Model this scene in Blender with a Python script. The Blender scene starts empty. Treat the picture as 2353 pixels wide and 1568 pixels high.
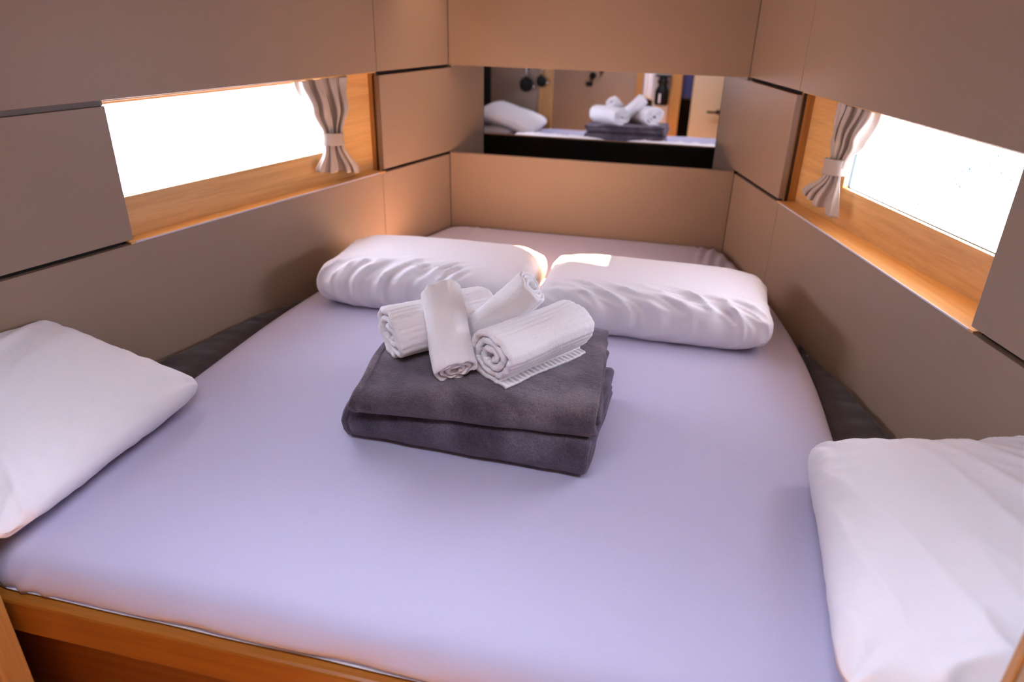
import bpy, bmesh, math, random
import numpy as np
from mathutils import Vector, Matrix, noise as mnoise

random.seed(7)
B = 0.70                       # height of the mattress top above the cabin floor
scene = bpy.context.scene
col = scene.collection

# ------------------------------------------------------------------ camera
PITCH, YAW, ROLL = 0.44763, 0.22372, 0.023248
CAM = Vector((0.33243, -2.62993, 0.8 + B))
fw = Vector((-math.sin(YAW) * math.cos(PITCH), math.cos(YAW) * math.cos(PITCH), -math.sin(PITCH)))
rt = Vector((math.cos(YAW), math.sin(YAW), 0))
up = rt.cross(fw)
r2 = rt * math.cos(ROLL) + up * math.sin(ROLL)
u2 = -rt * math.sin(ROLL) + up * math.cos(ROLL)
cd = bpy.data.cameras.new('camera')
cam = bpy.data.objects.new('camera', cd)
col.objects.link(cam)
cam.matrix_world = Matrix(((r2.x, u2.x, -fw.x, CAM.x), (r2.y, u2.y, -fw.y, CAM.y), (r2.z, u2.z, -fw.z, CAM.z), (0, 0, 0, 1)))
cd.sensor_fit = 'HORIZONTAL'
cd.sensor_width = 36
cd.lens = 1623.85 / 2353 * 36
cd.clip_start = 0.02
cd.dof.use_dof = True
cd.dof.focus_distance = (Vector((0.03, -1.44, 0.18 + B)) - CAM).dot(fw)
cd.dof.aperture_fstop = 2.8
scene.camera = cam

# ------------------------------------------------------------------ sky, sun, exposure
world = bpy.data.worlds.new('hazy_sky')
scene.world = world
world.use_nodes = True
bg = world.node_tree.nodes['Background']
bg.inputs['Color'].default_value = (0.79, 0.82, 1.0, 1)
bg.inputs['Strength'].default_value = 20.0

sun_data = bpy.data.lights.new('sun', 'SUN')
sun_data.energy = 175.0
sun_data.color = (1.0, 0.80, 0.55)
sun_data.angle = math.radians(1.2)
sun = bpy.data.objects.new('sun', sun_data)
col.objects.link(sun)
SUN_EL = math.radians(78)
SUN_DIR = Vector((0.0, -math.cos(SUN_EL), -math.sin(SUN_EL)))      # the way the light travels
sun.rotation_euler = SUN_DIR.to_track_quat('-Z', 'Y').to_euler()
sun.location = (0, 2, 5)

vs = scene.view_settings
vs.view_transform = 'Standard'
vs.look = 'None'
vs.exposure = 0.22
vs.gamma = 1.0
vs.use_curve_mapping = False

# ------------------------------------------------------------------ helpers
W0, ANG = 0.52768, 0.27680
SA, CA = math.sin(ANG), math.cos(ANG)
Z1, Z2 = 0.275, 0.586

def LW(s, d, z):               # port wall: s along from the far corner, d outward, z above mattress
    return Vector((-W0 - s * SA - d * CA, -s * CA + d * SA, z + B))

def RW(s, d, z):
    return Vector((W0 + s * SA + d * CA, -s * CA + d * SA, z + B))

def XY(x, y, z):
    return Vector((x, y, z + B))

def tag(o, label=None, cat=None, group=None, kind=None):
    if label: o['label'] = label
    if cat: o['category'] = cat
    if group: o['group'] = group
    if kind: o['kind'] = kind
    return o

def empty(name, loc, label=None, cat=None, group=None, kind=None):
    o = bpy.data.objects.new(name, None)
    o.empty_display_size = 0.05
    col.objects.link(o)
    o.location = loc
    return tag(o, label, cat, group, kind)

def root_loc(o):
    p = Vector((0, 0, 0))
    while o is not None:
        p += o.location
        o = o.parent
    return p

def mk(name, verts, faces, mat, parent=None, smooth=False):
    verts = [Vector(v) for v in verts]
    if parent is not None:
        base = Vector((sum(v.x for v in verts) / len(verts), sum(v.y for v in verts) / len(verts), sum(v.z for v in verts) / len(verts)))
    else:
        base = Vector((sum(v.x for v in verts) / len(verts), sum(v.y for v in verts) / len(verts), min(v.z for v in verts)))
    me = bpy.data.meshes.new(name)
    me.from_pydata([v - base for v in verts], [], faces)
    me.update()
    bm = bmesh.new(); bm.from_mesh(me)
    bmesh.ops.recalc_face_normals(bm, faces=bm.faces)
    bm.to_mesh(me); bm.free()
    if smooth:
        for p in me.polygons: p.use_smooth = True
    me.materials.append(mat)
    o = bpy.data.objects.new(name, me)
    col.objects.link(o)
    if parent is not None:
        o.parent = parent
        o.location = base - root_loc(parent)
    else:
        o.location = base
    return o

def mk_bm(name, bm, mat, parent=None, smooth=False):
    bm.verts.ensure_lookup_table(); bm.verts.index_update()
    vs_ = [v.co.copy() for v in bm.verts]
    fs_ = [[v.index for v in f.verts] for f in bm.faces]
    bm.free()
    return mk(name, vs_, fs_, mat, parent, smooth)

def slab(name, f, s0, s1, d0, d1, z0, z1, mat, parent=None, bev=0.0012):
    bm = bmesh.new()
    c = [bm.verts.new(f(s, d, z)) for z in (z0, z1) for d in (d0, d1) for s in (s0, s1)]
    for q in ((0, 1, 3, 2), (4, 5, 7, 6), (0, 1, 5, 4), (2, 3, 7, 6), (0, 2, 6, 4), (1, 3, 7, 5)):
        bm.faces.new([c[i] for i in q])
    bmesh.ops.recalc_face_normals(bm, faces=bm.faces)
    if bev:
        bmesh.ops.bevel(bm, geom=bm.edges[:], offset=bev, segments=2, affect='EDGES', profile=0.5)
    return mk_bm(name, bm, mat, parent)

def hexa(name, pts, mat, parent=None, bev=0.0):
    """eight corners, bottom four then top four, in matching order"""
    bm = bmesh.new()
    c = [bm.verts.new(p) for p in pts]
    for q in ((0, 1, 2, 3), (4, 5, 6, 7), (0, 1, 5, 4), (1, 2, 6, 5), (2, 3, 7, 6), (3, 0, 4, 7)):
        bm.faces.new([c[i] for i in q])
    bmesh.ops.recalc_face_normals(bm, faces=bm.faces)
    if bev:
        bmesh.ops.bevel(bm, geom=bm.edges[:], offset=bev, segments=2, affect='EDGES', profile=0.5)
    return mk_bm(name, bm, mat, parent)

def frame_slab(name, f, outer, inner, d0, d1, mat, parent=None):
    """a board with a rectangular hole: outer/inner = (s0, s1, z0, z1)"""
    V, F = [], []
    for d in (d0, d1):
        for (s0, s1, z0, z1) in (outer, inner):
            V += [f(s0, d, z0), f(s1, d, z0), f(s1, d, z1), f(s0, d, z1)]
    for i in range(4):
        j = (i + 1) % 4
        F += [(i, j, 4 + j, 4 + i), (8 + i, 8 + j, 12 + j, 12 + i), (i, j, 8 + j, 8 + i), (4 + i, 4 + j, 12 + j, 12 + i)]
    return mk(name, V, F, mat, parent)

def lathe(name, prof, origin, axis, mat, parent=None, n=24):
    axis = Vector(axis).normalized()
    a = axis.orthogonal().normalized(); b = axis.cross(a)
    V, F = [], []
    for (r, h) in prof:
        for k in range(n):
            t = 2 * math.pi * k / n
            V.append(Vector(origin) + axis * h + (a * math.cos(t) + b * math.sin(t)) * r)
    for i in range(len(prof) - 1):
        for k in range(n):
            F.append((i * n + k, i * n + (k + 1) % n, (i + 1) * n + (k + 1) % n, (i + 1) * n + k))
    F.append(tuple(range(n))[::-1]); F.append(tuple(range((len(prof) - 1) * n, len(prof) * n)))
    return mk(name, V, F, mat, parent, True)

def tube(name, pts, r, mat, parent=None, n=10):
    pts = [Vector(p) for p in pts]
    V, F = [], []
    for i, p in enumerate(pts):
        t = (pts[min(i + 1, len(pts) - 1)] - pts[max(i - 1, 0)]).normalized()
        a = t.orthogonal().normalized()
        if abs(t.z) < 0.9: a = t.cross(Vector((0, 0, 1))).normalized()
        b = t.cross(a)
        for k in range(n):
            q = 2 * math.pi * k / n
            V.append(p + (a * math.cos(q) + b * math.sin(q)) * r)
    for i in range(len(pts) - 1):
        for k in range(n):
            F.append((i * n + k, i * n + (k + 1) % n, (i + 1) * n + (k + 1) % n, (i + 1) * n + k))
    F.append(tuple(range(n))[::-1]); F.append(tuple(range((len(pts) - 1) * n, len(pts) * n)))
    return mk(name, V, F, mat, parent, True)

def sstep(a, b, x):
    t = min(1.0, max(0.0, (x - a) / (b - a)))
    return t * t * (3 - 2 * t)

def nz(x, y, z=0.0):
    return mnoise.noise(Vector((x, y, z)))

# ------------------------------------------------------------------ materials
def mat_base(name, color, rough=0.6, metal=0.0, sheen=0.0, spec=0.5):
    m = bpy.data.materials.new(name)
    m.use_nodes = True
    p = m.node_tree.nodes['Principled BSDF']
    p.inputs['Base Color'].default_value = (*color, 1)
    p.inputs['Roughness'].default_value = rough
    p.inputs['Metallic'].default_value = metal
    p.inputs['Specular IOR Level'].default_value = spec
    if sheen:
        p.inputs['Sheen Weight'].default_value = sheen
        p.inputs['Sheen Roughness'].default_value = 0.45
    return m, m.node_tree, p

def add_noise(nt, scale, detail=3.0, stretch=(1, 1, 1), rot=(0, 0, 0), rough=0.5):
    tc = nt.nodes.new('ShaderNodeTexCoord')
    mp = nt.nodes.new('ShaderNodeMapping')
    mp.inputs['Scale'].default_value = stretch
    n = nt.nodes.new('ShaderNodeTexNoise')
    n.inputs['Scale'].default_value = scale
    n.inputs['Detail'].default_value = detail
    n.inputs['Roughness'].default_value = rough
    mr = nt.nodes.new('ShaderNodeMapping')          # turn first, then stretch
    mr.inputs['Rotation'].default_value = rot
    nt.links.new(tc.outputs['Object'], mr.inputs['Vector'])
    nt.links.new(mr.outputs['Vector'], mp.inputs['Vector'])
    nt.links.new(mp.outputs['Vector'], n.inputs['Vector'])
    return n

def add_bump(nt, p, src, strength, dist, prev=None):
    b = nt.nodes.new('ShaderNodeBump')
    b.inputs['Strength'].default_value = strength
    b.inputs['Distance'].default_value = dist
    nt.links.new(src, b.inputs['Height'])
    if prev is not None: nt.links.new(prev, b.inputs['Normal'])
    nt.links.new(b.outputs['Normal'], p.inputs['Normal'])
    return b.outputs['Normal']

def ramp(nt, src, stops):
    r = nt.nodes.new('ShaderNodeValToRGB')
    el = r.color_ramp.elements
    el[0].position, el[0].color = stops[0][0], (*stops[0][1], 1)
    el[1].position, el[1].color = stops[-1][0], (*stops[-1][1], 1)
    for pos, c in stops[1:-1]:
        e = el.new(pos); e.color = (*c, 1)
    nt.links.new(src, r.inputs['Fac'])
    return r.outputs['Color']

def laminate(name, color, rough=0.45):
    m, nt, p = mat_base(name, color, rough, spec=0.35)
    n = add_noise(nt, 900, 2)
    c = tuple(x * 0.94 for x in color); c2 = tuple(min(1, x * 1.06) for x in color)
    nt.links.new(ramp(nt, n.outputs['Fac'], [(0.3, c), (0.7, c2)]), p.inputs['Base Color'])
    add_bump(nt, p, n.outputs['Fac'], 0.08, 0.0004)
    return m

def wood(name, dark, light, rotz=0.0, along='x', rough=0.4, scale=9.0):
    m, nt, p = mat_base(name, light, rough, spec=0.4)
    st = {'x': (0.35, 9, 9), 'z': (9, 9, 0.35), 'y': (9, 0.35, 9)}[along]
    n = add_noise(nt, scale, 5, st, (0, 0, rotz), 0.6)
    n2 = add_noise(nt, scale * 7, 3, st, (0, 0, rotz), 0.6)
    mx = nt.nodes.new('ShaderNodeMath'); mx.operation = 'ADD'
    ml = nt.nodes.new('ShaderNodeMath'); ml.operation = 'MULTIPLY'; ml.inputs[1].default_value = 0.35
    nt.links.new(n2.outputs['Fac'], ml.inputs[0])
    nt.links.new(n.outputs['Fac'], mx.inputs[0]); nt.links.new(ml.outputs[0], mx.inputs[1])
    nt.links.new(ramp(nt, mx.outputs[0], [(0.35, dark), (0.95, light)]), p.inputs['Base Color'])
    add_bump(nt, p, n2.outputs['Fac'], 0.06, 0.0006)
    return m

def cloth(name, color, rough=0.85, weave=1400, bump=0.10, crease=0.0, crease_scale=9, sheen=0.15, stretch=(1, 1, 1)):
    m, nt, p = mat_base(name, color, rough, sheen=sheen, spec=0.2)
    n = add_noise(nt, weave, 2)
    c = tuple(x * 0.95 for x in color); c2 = tuple(min(1, x * 1.04) for x in color)
    nt.links.new(ramp(nt, n.outputs['Fac'], [(0.3, c), (0.7, c2)]), p.inputs['Base Color'])
    pr = add_bump(nt, p, n.outputs['Fac'], bump, 0.0005)
    if crease:
        k = add_noise(nt, crease_scale, 4, stretch, (0, 0, 0.4))
        add_bump(nt, p, k.outputs['Fac'], crease, 0.02, pr)
    return m

M = {}
PANEL = (0.315, 0.216, 0.154)
M['panel'] = laminate('taupe_laminate', PANEL)
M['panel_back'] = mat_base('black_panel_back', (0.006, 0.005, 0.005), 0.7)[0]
M['groove'] = cloth('dark_felt', (0.035, 0.030, 0.028), 0.95, 700, 0.3)
M['felt'] = cloth('grey_felt', (0.22, 0.20, 0.19), 0.95, 500, 0.4)
M['woodL'] = wood('oak_port', (0.56, 0.28, 0.090), (0.82, 0.48, 0.185), math.pi / 2 + ANG)
M['woodR'] = wood('oak_starboard', (0.56, 0.28, 0.090), (0.82, 0.48, 0.185), math.pi / 2 - ANG)
M['woodZ'] = wood('oak_upright', (0.34, 0.145, 0.035), (0.54, 0.27, 0.085), 0, 'z')
M['woodX'] = wood('oak_rail', (0.24, 0.068, 0.006), (0.36, 0.125, 0.015), 0, 'x', 0.35)
M['woodD'] = wood('oak_base_board', (0.20, 0.065, 0.010), (0.30, 0.11, 0.022), 0, 'x', 0.45)
M['ceiling'] = mat_base('ceiling_liner', (0.40, 0.35, 0.30), 0.7)[0]
M['sheet'] = cloth('lilac_grey_sheet', (0.50, 0.475, 0.635), 0.85, 900, 0.10, 0.10, 7, 0.1, (1, 2.2, 1))
M['core'] = cloth('cream_mattress_cover', (0.80, 0.74, 0.74), 0.9, 900, 0.1)
M['pillow'] = cloth('white_pillowcase', (0.83, 0.80, 0.84), 0.8, 1300, 0.08, 0.16, 8, 0.15, (1, 1.8, 1))
M['side'] = cloth('charcoal_upholstery', (0.060, 0.046, 0.050), 0.9, 600, 0.35, 0.2, 14, 0.2)
M['black'] = mat_base('black_plastic', (0.006, 0.005, 0.005), 0.5, spec=0.2)[0]
M['chrome'] = mat_base('chrome', (0.8, 0.8, 0.8), 0.12, 1.0)[0]
M['mirror'] = mat_base('mirror_silver', (0.90, 0.90, 0.90), 0.0, 1.0)[0]
M['white'] = mat_base('white_panel', (0.75, 0.72, 0.72), 0.5)[0]
M['alu'] = mat_base('hatch_frame_grey', (0.45, 0.45, 0.46), 0.35, 0.8)[0]
M['doorbeige'] = laminate('beige_door', (0.58, 0.44, 0.29), 0.4)
M['dark'] = mat_base('dark_brown', (0.03, 0.018, 0.012), 0.8)[0]
M['blue'] = cloth('navy_curtain', (0.06, 0.06, 0.16), 0.9)
M['floor'] = wood('floor_planks', (0.16, 0.07, 0.02), (0.28, 0.13, 0.05), 0, 'y', 0.4)
M['panel_light'] = laminate('cream_bulkhead', (0.62, 0.54, 0.47))

def towel_mat():
    m, nt, p = mat_base('white_terry', (0.91, 0.885, 0.91), 0.95, sheen=0.35, spec=0.1)
    n = add_noise(nt, 420, 3)
    n2 = add_noise(nt, 70, 3)
    pr = add_bump(nt, p, n.outputs['Fac'], 0.55, 0.0016)
    add_bump(nt, p, n2.outputs['Fac'], 0.35, 0.003, pr)
    return m
M['towel'] = towel_mat()
M['band'] = cloth('white_towel_border', (0.86, 0.82, 0.83), 0.85, 900, 0.15)

def fleece(name, lo, mid, hi):
    m, nt, p = mat_base(name, mid, 0.95, sheen=0.6, spec=0.1)
    p.inputs['Sheen Tint'].default_value = (0.75, 0.66, 0.80, 1)
    n = add_noise(nt, 7, 5, (1, 1.8, 1), (0, 0, 0.5), 0.62)
    f = add_noise(nt, 330, 4, (1, 1, 1), (0, 0, 0), 0.7)
    mx = nt.nodes.new('ShaderNodeMix'); mx.data_type = 'RGBA'; mx.blend_type = 'MULTIPLY'; mx.inputs[0].default_value = 1.0
    nt.links.new(ramp(nt, n.outputs['Fac'], [(0.36, lo), (0.50, mid), (0.66, hi)]), mx.inputs[6])
    nt.links.new(ramp(nt, f.outputs['Fac'], [(0.30, (0.55, 0.55, 0.55)), (0.70, (1.35, 1.35, 1.35))]), mx.inputs[7])
    nt.links.new(mx.outputs[2], p.inputs['Base Color'])
    pr = add_bump(nt, p, f.outputs['Fac'], 0.9, 0.003)
    add_bump(nt, p, n.outputs['Fac'], 0.35, 0.012, pr)
    return m
M['fleece_up'] = fleece('charcoal_fleece', (0.056, 0.041, 0.052), (0.108, 0.083, 0.100), (0.21, 0.172, 0.192))
M['fleece_lo'] = fleece('blue_charcoal_fleece', (0.045, 0.036, 0.056), (0.085, 0.070, 0.100), (0.16, 0.138, 0.180))

def satin():
    m, nt, p = mat_base('grey_satin', (0.46, 0.37, 0.30), 0.36, sheen=0.15, spec=0.5)
    p.inputs['Anisotropic'].default_value = 0.4
    n = add_noise(nt, 1200, 2)
    add_bump(nt, p, n.outputs['Fac'], 0.06, 0.0005)
    tr = nt.nodes.new('ShaderNodeBsdfTranslucent')
    tr.inputs['Color'].default_value = (0.55, 0.46, 0.38, 1)
    mx = nt.nodes.new('ShaderNodeMixShader'); mx.inputs['Fac'].default_value = 0.03
    out = nt.nodes['Material Output']
    nt.links.new(p.outputs[0], mx.inputs[1]); nt.links.new(tr.outputs[0], mx.inputs[2])
    nt.links.new(mx.outputs[0], out.inputs['Surface'])
    return m
M['satin'] = satin()

def pane_mat(name, specks=False, tint=(0.96, 0.98, 1.0)):
    m = bpy.data.materials.new(name); m.use_nodes = True
    nt = m.node_tree; nt.nodes.clear()
    out = nt.nodes.new('ShaderNodeOutputMaterial')
    t = nt.nodes.new('ShaderNodeBsdfTransparent'); g = nt.nodes.new('ShaderNodeBsdfGlossy')
    g.inputs['Roughness'].default_value = 0.02
    mx = nt.nodes.new('ShaderNodeMixShader'); mx.inputs['Fac'].default_value = 0.06
    t.inputs['Color'].default_value = (*tint, 1)
    if specks:
        n = add_noise(nt, 160, 1)
        n2 = add_noise(nt, 9, 2)
        mm = nt.nodes.new('ShaderNodeMath'); mm.operation = 'MULTIPLY_ADD'
        mm.inputs[1].default_value = 0.35
        nt.links.new(n2.outputs['Fac'], mm.inputs[0]); nt.links.new(n.outputs['Fac'], mm.inputs[2])
        nt.links.new(ramp(nt, mm.outputs[0], [(0.0, (0.96, 0.98, 1.0)), (0.885, (0.96, 0.98, 1.0)), (0.93, (0.010, 0.03, 0.04))]), t.inputs['Color'])
    nt.links.new(t.outputs[0], mx.inputs[1]); nt.links.new(g.outputs[0], mx.inputs[2])
    nt.links.new(mx.outputs[0], out.inputs['Surface'])
    return m
M['pane'] = pane_mat('window_glass')
M['pane_warmed'] = pane_mat('light_warming_acrylic', False, (0.74, 0.62, 0.50))  # tint added to dim and warm the light from the unseen hatch
M['pane_specks'] = pane_mat('window_glass_sea_specks', True)

# ------------------------------------------------------------------ structure: hull sides
CEIL, CEIL2 = 0.95, 1.15
S_END = 2.125                                      # wall length up to the bulkhead
SEAM, WIN1 = 0.402, 1.325
TH = 0.018
ZB = -0.70

def side_wall(side, f, woodm, panem, sill_far, sill_near):
    wall = empty('wall_' + side, f(1.0, 0.03, ZB), kind='structure')
    # backing boards behind the panels, with the window hole left open
    slab('backing', f, -0.26, S_END, TH + 0.002, TH + 0.012, ZB, Z1 - 0.004, M['groove'], wall, 0)
    slab('backing', f, -0.02, S_END, TH + 0.002, TH + 0.012, Z2 + 0.002, 1.2, M['groove'], wall, 0)
    slab('backing', f, -0.26, SEAM - 0.004, TH + 0.002, TH + 0.012, Z1 - 0.004, Z2 + 0.002, M['groove'], wall, 0)
    slab('backing', f, WIN1 + 0.004, S_END, TH + 0.002, TH + 0.012, Z1 - 0.004, Z2 + 0.002, M['groove'], wall, 0)
    # laminate panels in three tiers
    g = 0.0011
    slab('panel', f, 0.0, SEAM + 0.006 - g, 0, TH, ZB, 0.268, M['panel'], wall)
    slab('panel', f, SEAM + 0.006 + g, S_END, 0, TH, ZB, 0.268, M['panel'], wall)
    slab('panel', f, -0.25, SEAM - 0.004, 0, TH, 0.279, 0.578, M['panel'], wall)
    slab('niche_side', f, -0.25, -0.022, 0.0005, TH, 0.105, 0.2788, M['panel'], wall, 0)
    slab('niche_side', f, -0.25, -0.022, 0.0005, TH, 0.5782, 0.80, M['panel'], wall, 0)
    slab('panel', f, WIN1 + 0.004, S_END, 0, TH, 0.279, 0.578, M['panel'], wall)
    slab('panel', f, 0.0, SEAM + 0.006 - g, 0, TH, 0.590, 1.18, M['panel'], wall)
    slab('panel', f, SEAM + 0.006 + g, S_END, 0, TH, 0.590, 1.18, M['panel'], wall)
    slab('felt_strip', f, WIN1 + 0.004, S_END, 0.007, TH, 0.5785, 0.5895, M['felt'], wall, 0)
    return wall

def side_window(n, f, woodm, panem, d0, d1, gs0, gz0, gz1):
    """wood lined recess, its back board standing d0 deep at the far jamb and d1 at the near one"""
    s0, s1 = SEAM + 0.0, WIN1
    win = empty('window_%d' % n, f((s0 + s1) / 2, 0.06, Z1), kind='structure')
    T = 0.012
    Q = lambda s: d0 + (d1 - d0) * (s - s0) / (s1 - s0)
    e = 0.012
    # sill (caught light painted on the front edge as a pale lip), head, jambs
    hexa('sill', [f(s0 - e, 0.001, Z1 - T), f(s1 + e, 0.001, Z1 - T), f(s1 + e, Q(s1) + 0.05, Z1 - T), f(s0 - e, Q(s0) + 0.05, Z1 - T),
                  f(s0 - e, 0.001, Z1 - 0.003), f(s1 + e, 0.001, Z1 - 0.003), f(s1 + e, Q(s1) + 0.05, Z1 - 0.003), f(s0 - e, Q(s0) + 0.05, Z1 - 0.003)], woodm, win, 0.001)
    slab('lit_sill_edge', f, SEAM + 0.02, s1, -0.0006, 0.0035, 0.2685, Z1 - 0.0025, M['lit_lip'], win, 0.0008)
    hexa('head', [f(s0 - e, TH + 0.001, 0.584), f(s1 + e, TH + 0.001, 0.584), f(s1 + e, Q(s1) + 0.05, 0.584), f(s0 - e, Q(s0) + 0.05, 0.584),
                  f(s0 - e, TH + 0.001, 0.596), f(s1 + e, TH + 0.001, 0.596), f(s1 + e, Q(s1) + 0.05, 0.596), f(s0 - e, Q(s0) + 0.05, 0.596)], woodm, win, 0.001)
    slab('jamb', f, s0 - 0.016, s0 - 0.004, TH + 0.001, Q(s0) + 0.05, Z1 - 0.003, 0.584, M['woodZ'], win, 0.001)
    slab('jamb', f, s1 + 0.004, s1 + 0.016, TH + 0.001, Q(s1) + 0.05, Z1 - 0.003, 0.584, M['woodZ'], win, 0.001)
    # back board with the glazed hole
    V, F = [], []
    o = (s0 - 0.004, s1 + 0.004, Z1 - 0.003, 0.584)
    i_ = (gs0, s1 - 0.012, gz0, gz1)
    for dd in (0, 0.014):
        for (a, b, c, d) in (o, i_):
            V += [f(a, Q(a) + dd, c), f(b, Q(b) + dd, c), f(b, Q(b) + dd, d), f(a, Q(a) + dd, d)]
    for k in range(4):
        j = (k + 1) % 4
        F += [(k, j, 4 + j, 4 + k), (8 + k, 8 + j, 12 + j, 12 + k), (k, j, 8 + j, 8 + k), (4 + k, 4 + j, 12 + j, 12 + k)]
    mk('back_board', V, F, woodm, win)
    # outer rubber gasket and the pane
    a, b, c, d = i_
    V, F = [], []
    for dd in (0.014, 0.020):
        for m_ in (0.012, -0.0015):
            V += [f(a - m_, Q(a) + dd, c - m_), f(b + m_, Q(b) + dd, c - m_), f(b + m_, Q(b) + dd, d + m_), f(a - m_, Q(a) + dd, d + m_)]
    F = []
    for k in range(4):
        j = (k + 1) % 4
        F += [(k, j, 4 + j, 4 + k), (8 + k, 8 + j, 12 + j, 12 + k), (k, j, 8 + j, 8 + k), (4 + k, 4 + j, 12 + j, 12 + k)]
    mk('gasket', V, F, M['gasket'] if n == 1 else M['gasket_dark'], win)
    V = [f(s, Q(s) + dd, z) for dd in (0.0205, 0.0255) for (s, z) in ((a - 0.01, c - 0.01), (b + 0.01, c - 0.01), (b + 0.01, d + 0.01), (a - 0.01, d + 0.01))]
    mk('pane', V, [(0, 1, 2, 3), (4, 5, 6, 7), (0, 1, 5, 4), (1, 2, 6, 5), (2, 3, 7, 6), (3, 0, 4, 7)], panem, win)
    return win, (a, b, c, d, Q)

M['lit_lip'] = laminate('lit_edge_band', (0.62, 0.56, 0.60), 0.3)  # pale lavender colour paints in the light caught by the sill edge
M['gasket_dark'] = mat_base('teal_gasket', (0.02, 0.05, 0.06), 0.5)[0]
M['gasket'] = mat_base('grey_gasket', (0.55, 0.58, 0.62), 0.5)[0]
side_wall('left', LW, M['woodL'], M['pane'], 0, 0)
side_wall('right', RW, M['woodR'], M['pane'], 0, 0)
w1, g1 = side_window(1, LW, M['woodL'], M['pane'], 0.047, 0.047, 0.605, 0.366, 0.575)
w2, g2 = side_window(2, RW, M['woodR'], M['pane_specks'], 0.054, 0.106, 0.635, 0.371, 0.580)

# ------------------------------------------------------------------ back wall with the mirror niche
MD = 0.24
wb = empty('wall_back', (0, 0.02, 0), kind='structure')
ze = W0 - 0.0015
slab('panel', XY, -ze, ze, 0, TH, ZB, Z1, M['panel'], wb)
slab('panel', XY, -ze, ze, 0, TH, Z2 + 0.002, 1.0, M['panel'], wb)
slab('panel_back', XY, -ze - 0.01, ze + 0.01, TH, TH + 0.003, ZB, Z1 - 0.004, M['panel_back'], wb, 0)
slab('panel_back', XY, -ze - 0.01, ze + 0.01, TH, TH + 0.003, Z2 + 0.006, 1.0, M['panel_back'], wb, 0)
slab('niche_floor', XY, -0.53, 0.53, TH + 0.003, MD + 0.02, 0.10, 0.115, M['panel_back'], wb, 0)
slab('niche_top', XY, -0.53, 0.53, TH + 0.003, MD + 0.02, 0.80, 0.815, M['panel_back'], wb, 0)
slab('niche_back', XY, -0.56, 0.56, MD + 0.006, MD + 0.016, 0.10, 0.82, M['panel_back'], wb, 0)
mir = slab('mirror', XY, -0.4585, 0.4585, MD, MD + 0.005, 0.1155, 0.795, M['mirror'], None, 0)
tag(mir, 'wide frameless mirror set back in the niche of the end wall', 'mirror')

# ------------------------------------------------------------------ ceiling with two hatches
def ceiling_with_hole(name, x0, x1, y0, y1, hole, z, t, parent):
    V, F = [], []
    for zz in (z, z + t):
        for q in ([(x0, y0), (x1, y0), (x1, y1), (x0, y1)], hole):
            V += [XY(*p, zz) for p in q]
    for k in range(4):
        j = (k + 1) % 4
        F += [(k, j, 4 + j, 4 + k), (8 + k, 8 + j, 12 + j, 12 + k), (k, j, 8 + j, 8 + k), (4 + k, 4 + j, 12 + j, 12 + k)]
    return mk(name, V, F, M['ceiling'], parent)

PATCH = [(-0.62, -0.42), (0.165, -0.745), (0.165, -0.59), (-0.62, -0.285)]   # where the sun falls, at pillow height
COAM = 0.30                                        # depth of the unseen hatch well, made deep and dark to cut skylight
dy = (CEIL - 0.11) / math.tan(SUN_EL)
CUT = COAM / math.tan(SUN_EL)
HATCH1 = [(x, y + dy + (CUT if k > 1 else 0)) for k, (x, y) in enumerate(PATCH)]  # unseen hatch, its outline skewed to shape the sun patch
HX0, HX1, HY0, HY1 = -0.35, 0.50, -2.45, -2.12
HATCH2 = [(HX0, HY0), (HX1, HY0), (HX1, HY1), (HX0, HY1)]
ce = empty('ceiling', (0, -1.2, CEIL + B), kind='structure')
YM = -0.8                                          # the liner is laid in two lengths
ceiling_with_hole('liner', -1.30, 1.30, YM, 0.30, HATCH1, CEIL, 0.04, ce)
slab('liner', XY, -1.30, 1.30, -2.06, YM - 0.001, CEIL, CEIL + 0.04, M['ceiling'], ce, 0)
ceiling_with_hole('liner', -1.30, 1.30, -3.75, -2.055, HATCH2, CEIL2, 0.04, ce)
slab('liner_step', XY, -1.30, 1.30, -2.075, -2.055, CEIL, CEIL2 + 0.02, M['ceiling'], ce, 0)
def ring_box(name, h, m0, m1, z0, z1, mat_, par):
    V, F = [], []
    for zz in (z0, z1):
        for m_ in (m0, m1):
            V += [XY(p[0] + m_ * g_[0], p[1] + m_ * g_[1], zz) for p, g_ in zip(h, ((-1, -1), (1, -1), (1, 1), (-1, 1)))]
    for k in range(4):
        j = (k + 1) % 4
        F += [(k, j, 4 + j, 4 + k), (8 + k, 8 + j, 12 + j, 12 + k), (k, j, 8 + j, 8 + k), (4 + k, 4 + j, 12 + j, 12 + k)]
    return mk(name, V, F, mat_, par)
def mid(h): return (sum(p[0] for p in h) / 4, sum(p[1] for p in h) / 4)
hw = empty('window_3', XY(*mid(HATCH1), CEIL), kind='structure')
ring_box('shading_coaming', HATCH1, 0.012, 0.0, CEIL + 0.0405, CEIL + COAM, M['groove'], hw)
ring_box('frame', HATCH1, 0.03, 0.0, CEIL + COAM + 0.0005, CEIL + COAM + 0.012, M['alu'], hw)
hexa('pane', [XY(*p, CEIL + COAM + 0.0125) for p in HATCH1] + [XY(*p, CEIL + COAM + 0.0175) for p in HATCH1], M['pane_warmed'], hw)
hw = empty('window_4', XY(*mid(HATCH2), CEIL2), kind='structure')
ring_box('frame', HATCH2, 0.03, 0.0, CEIL2 + 0.0405, CEIL2 + 0.06, M['alu'], hw)
hexa('pane', [XY(*p, CEIL2 + 0.0605) for p in HATCH2] + [XY(*p, CEIL2 + 0.0655) for p in HATCH2], M['pane'], hw)

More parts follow.
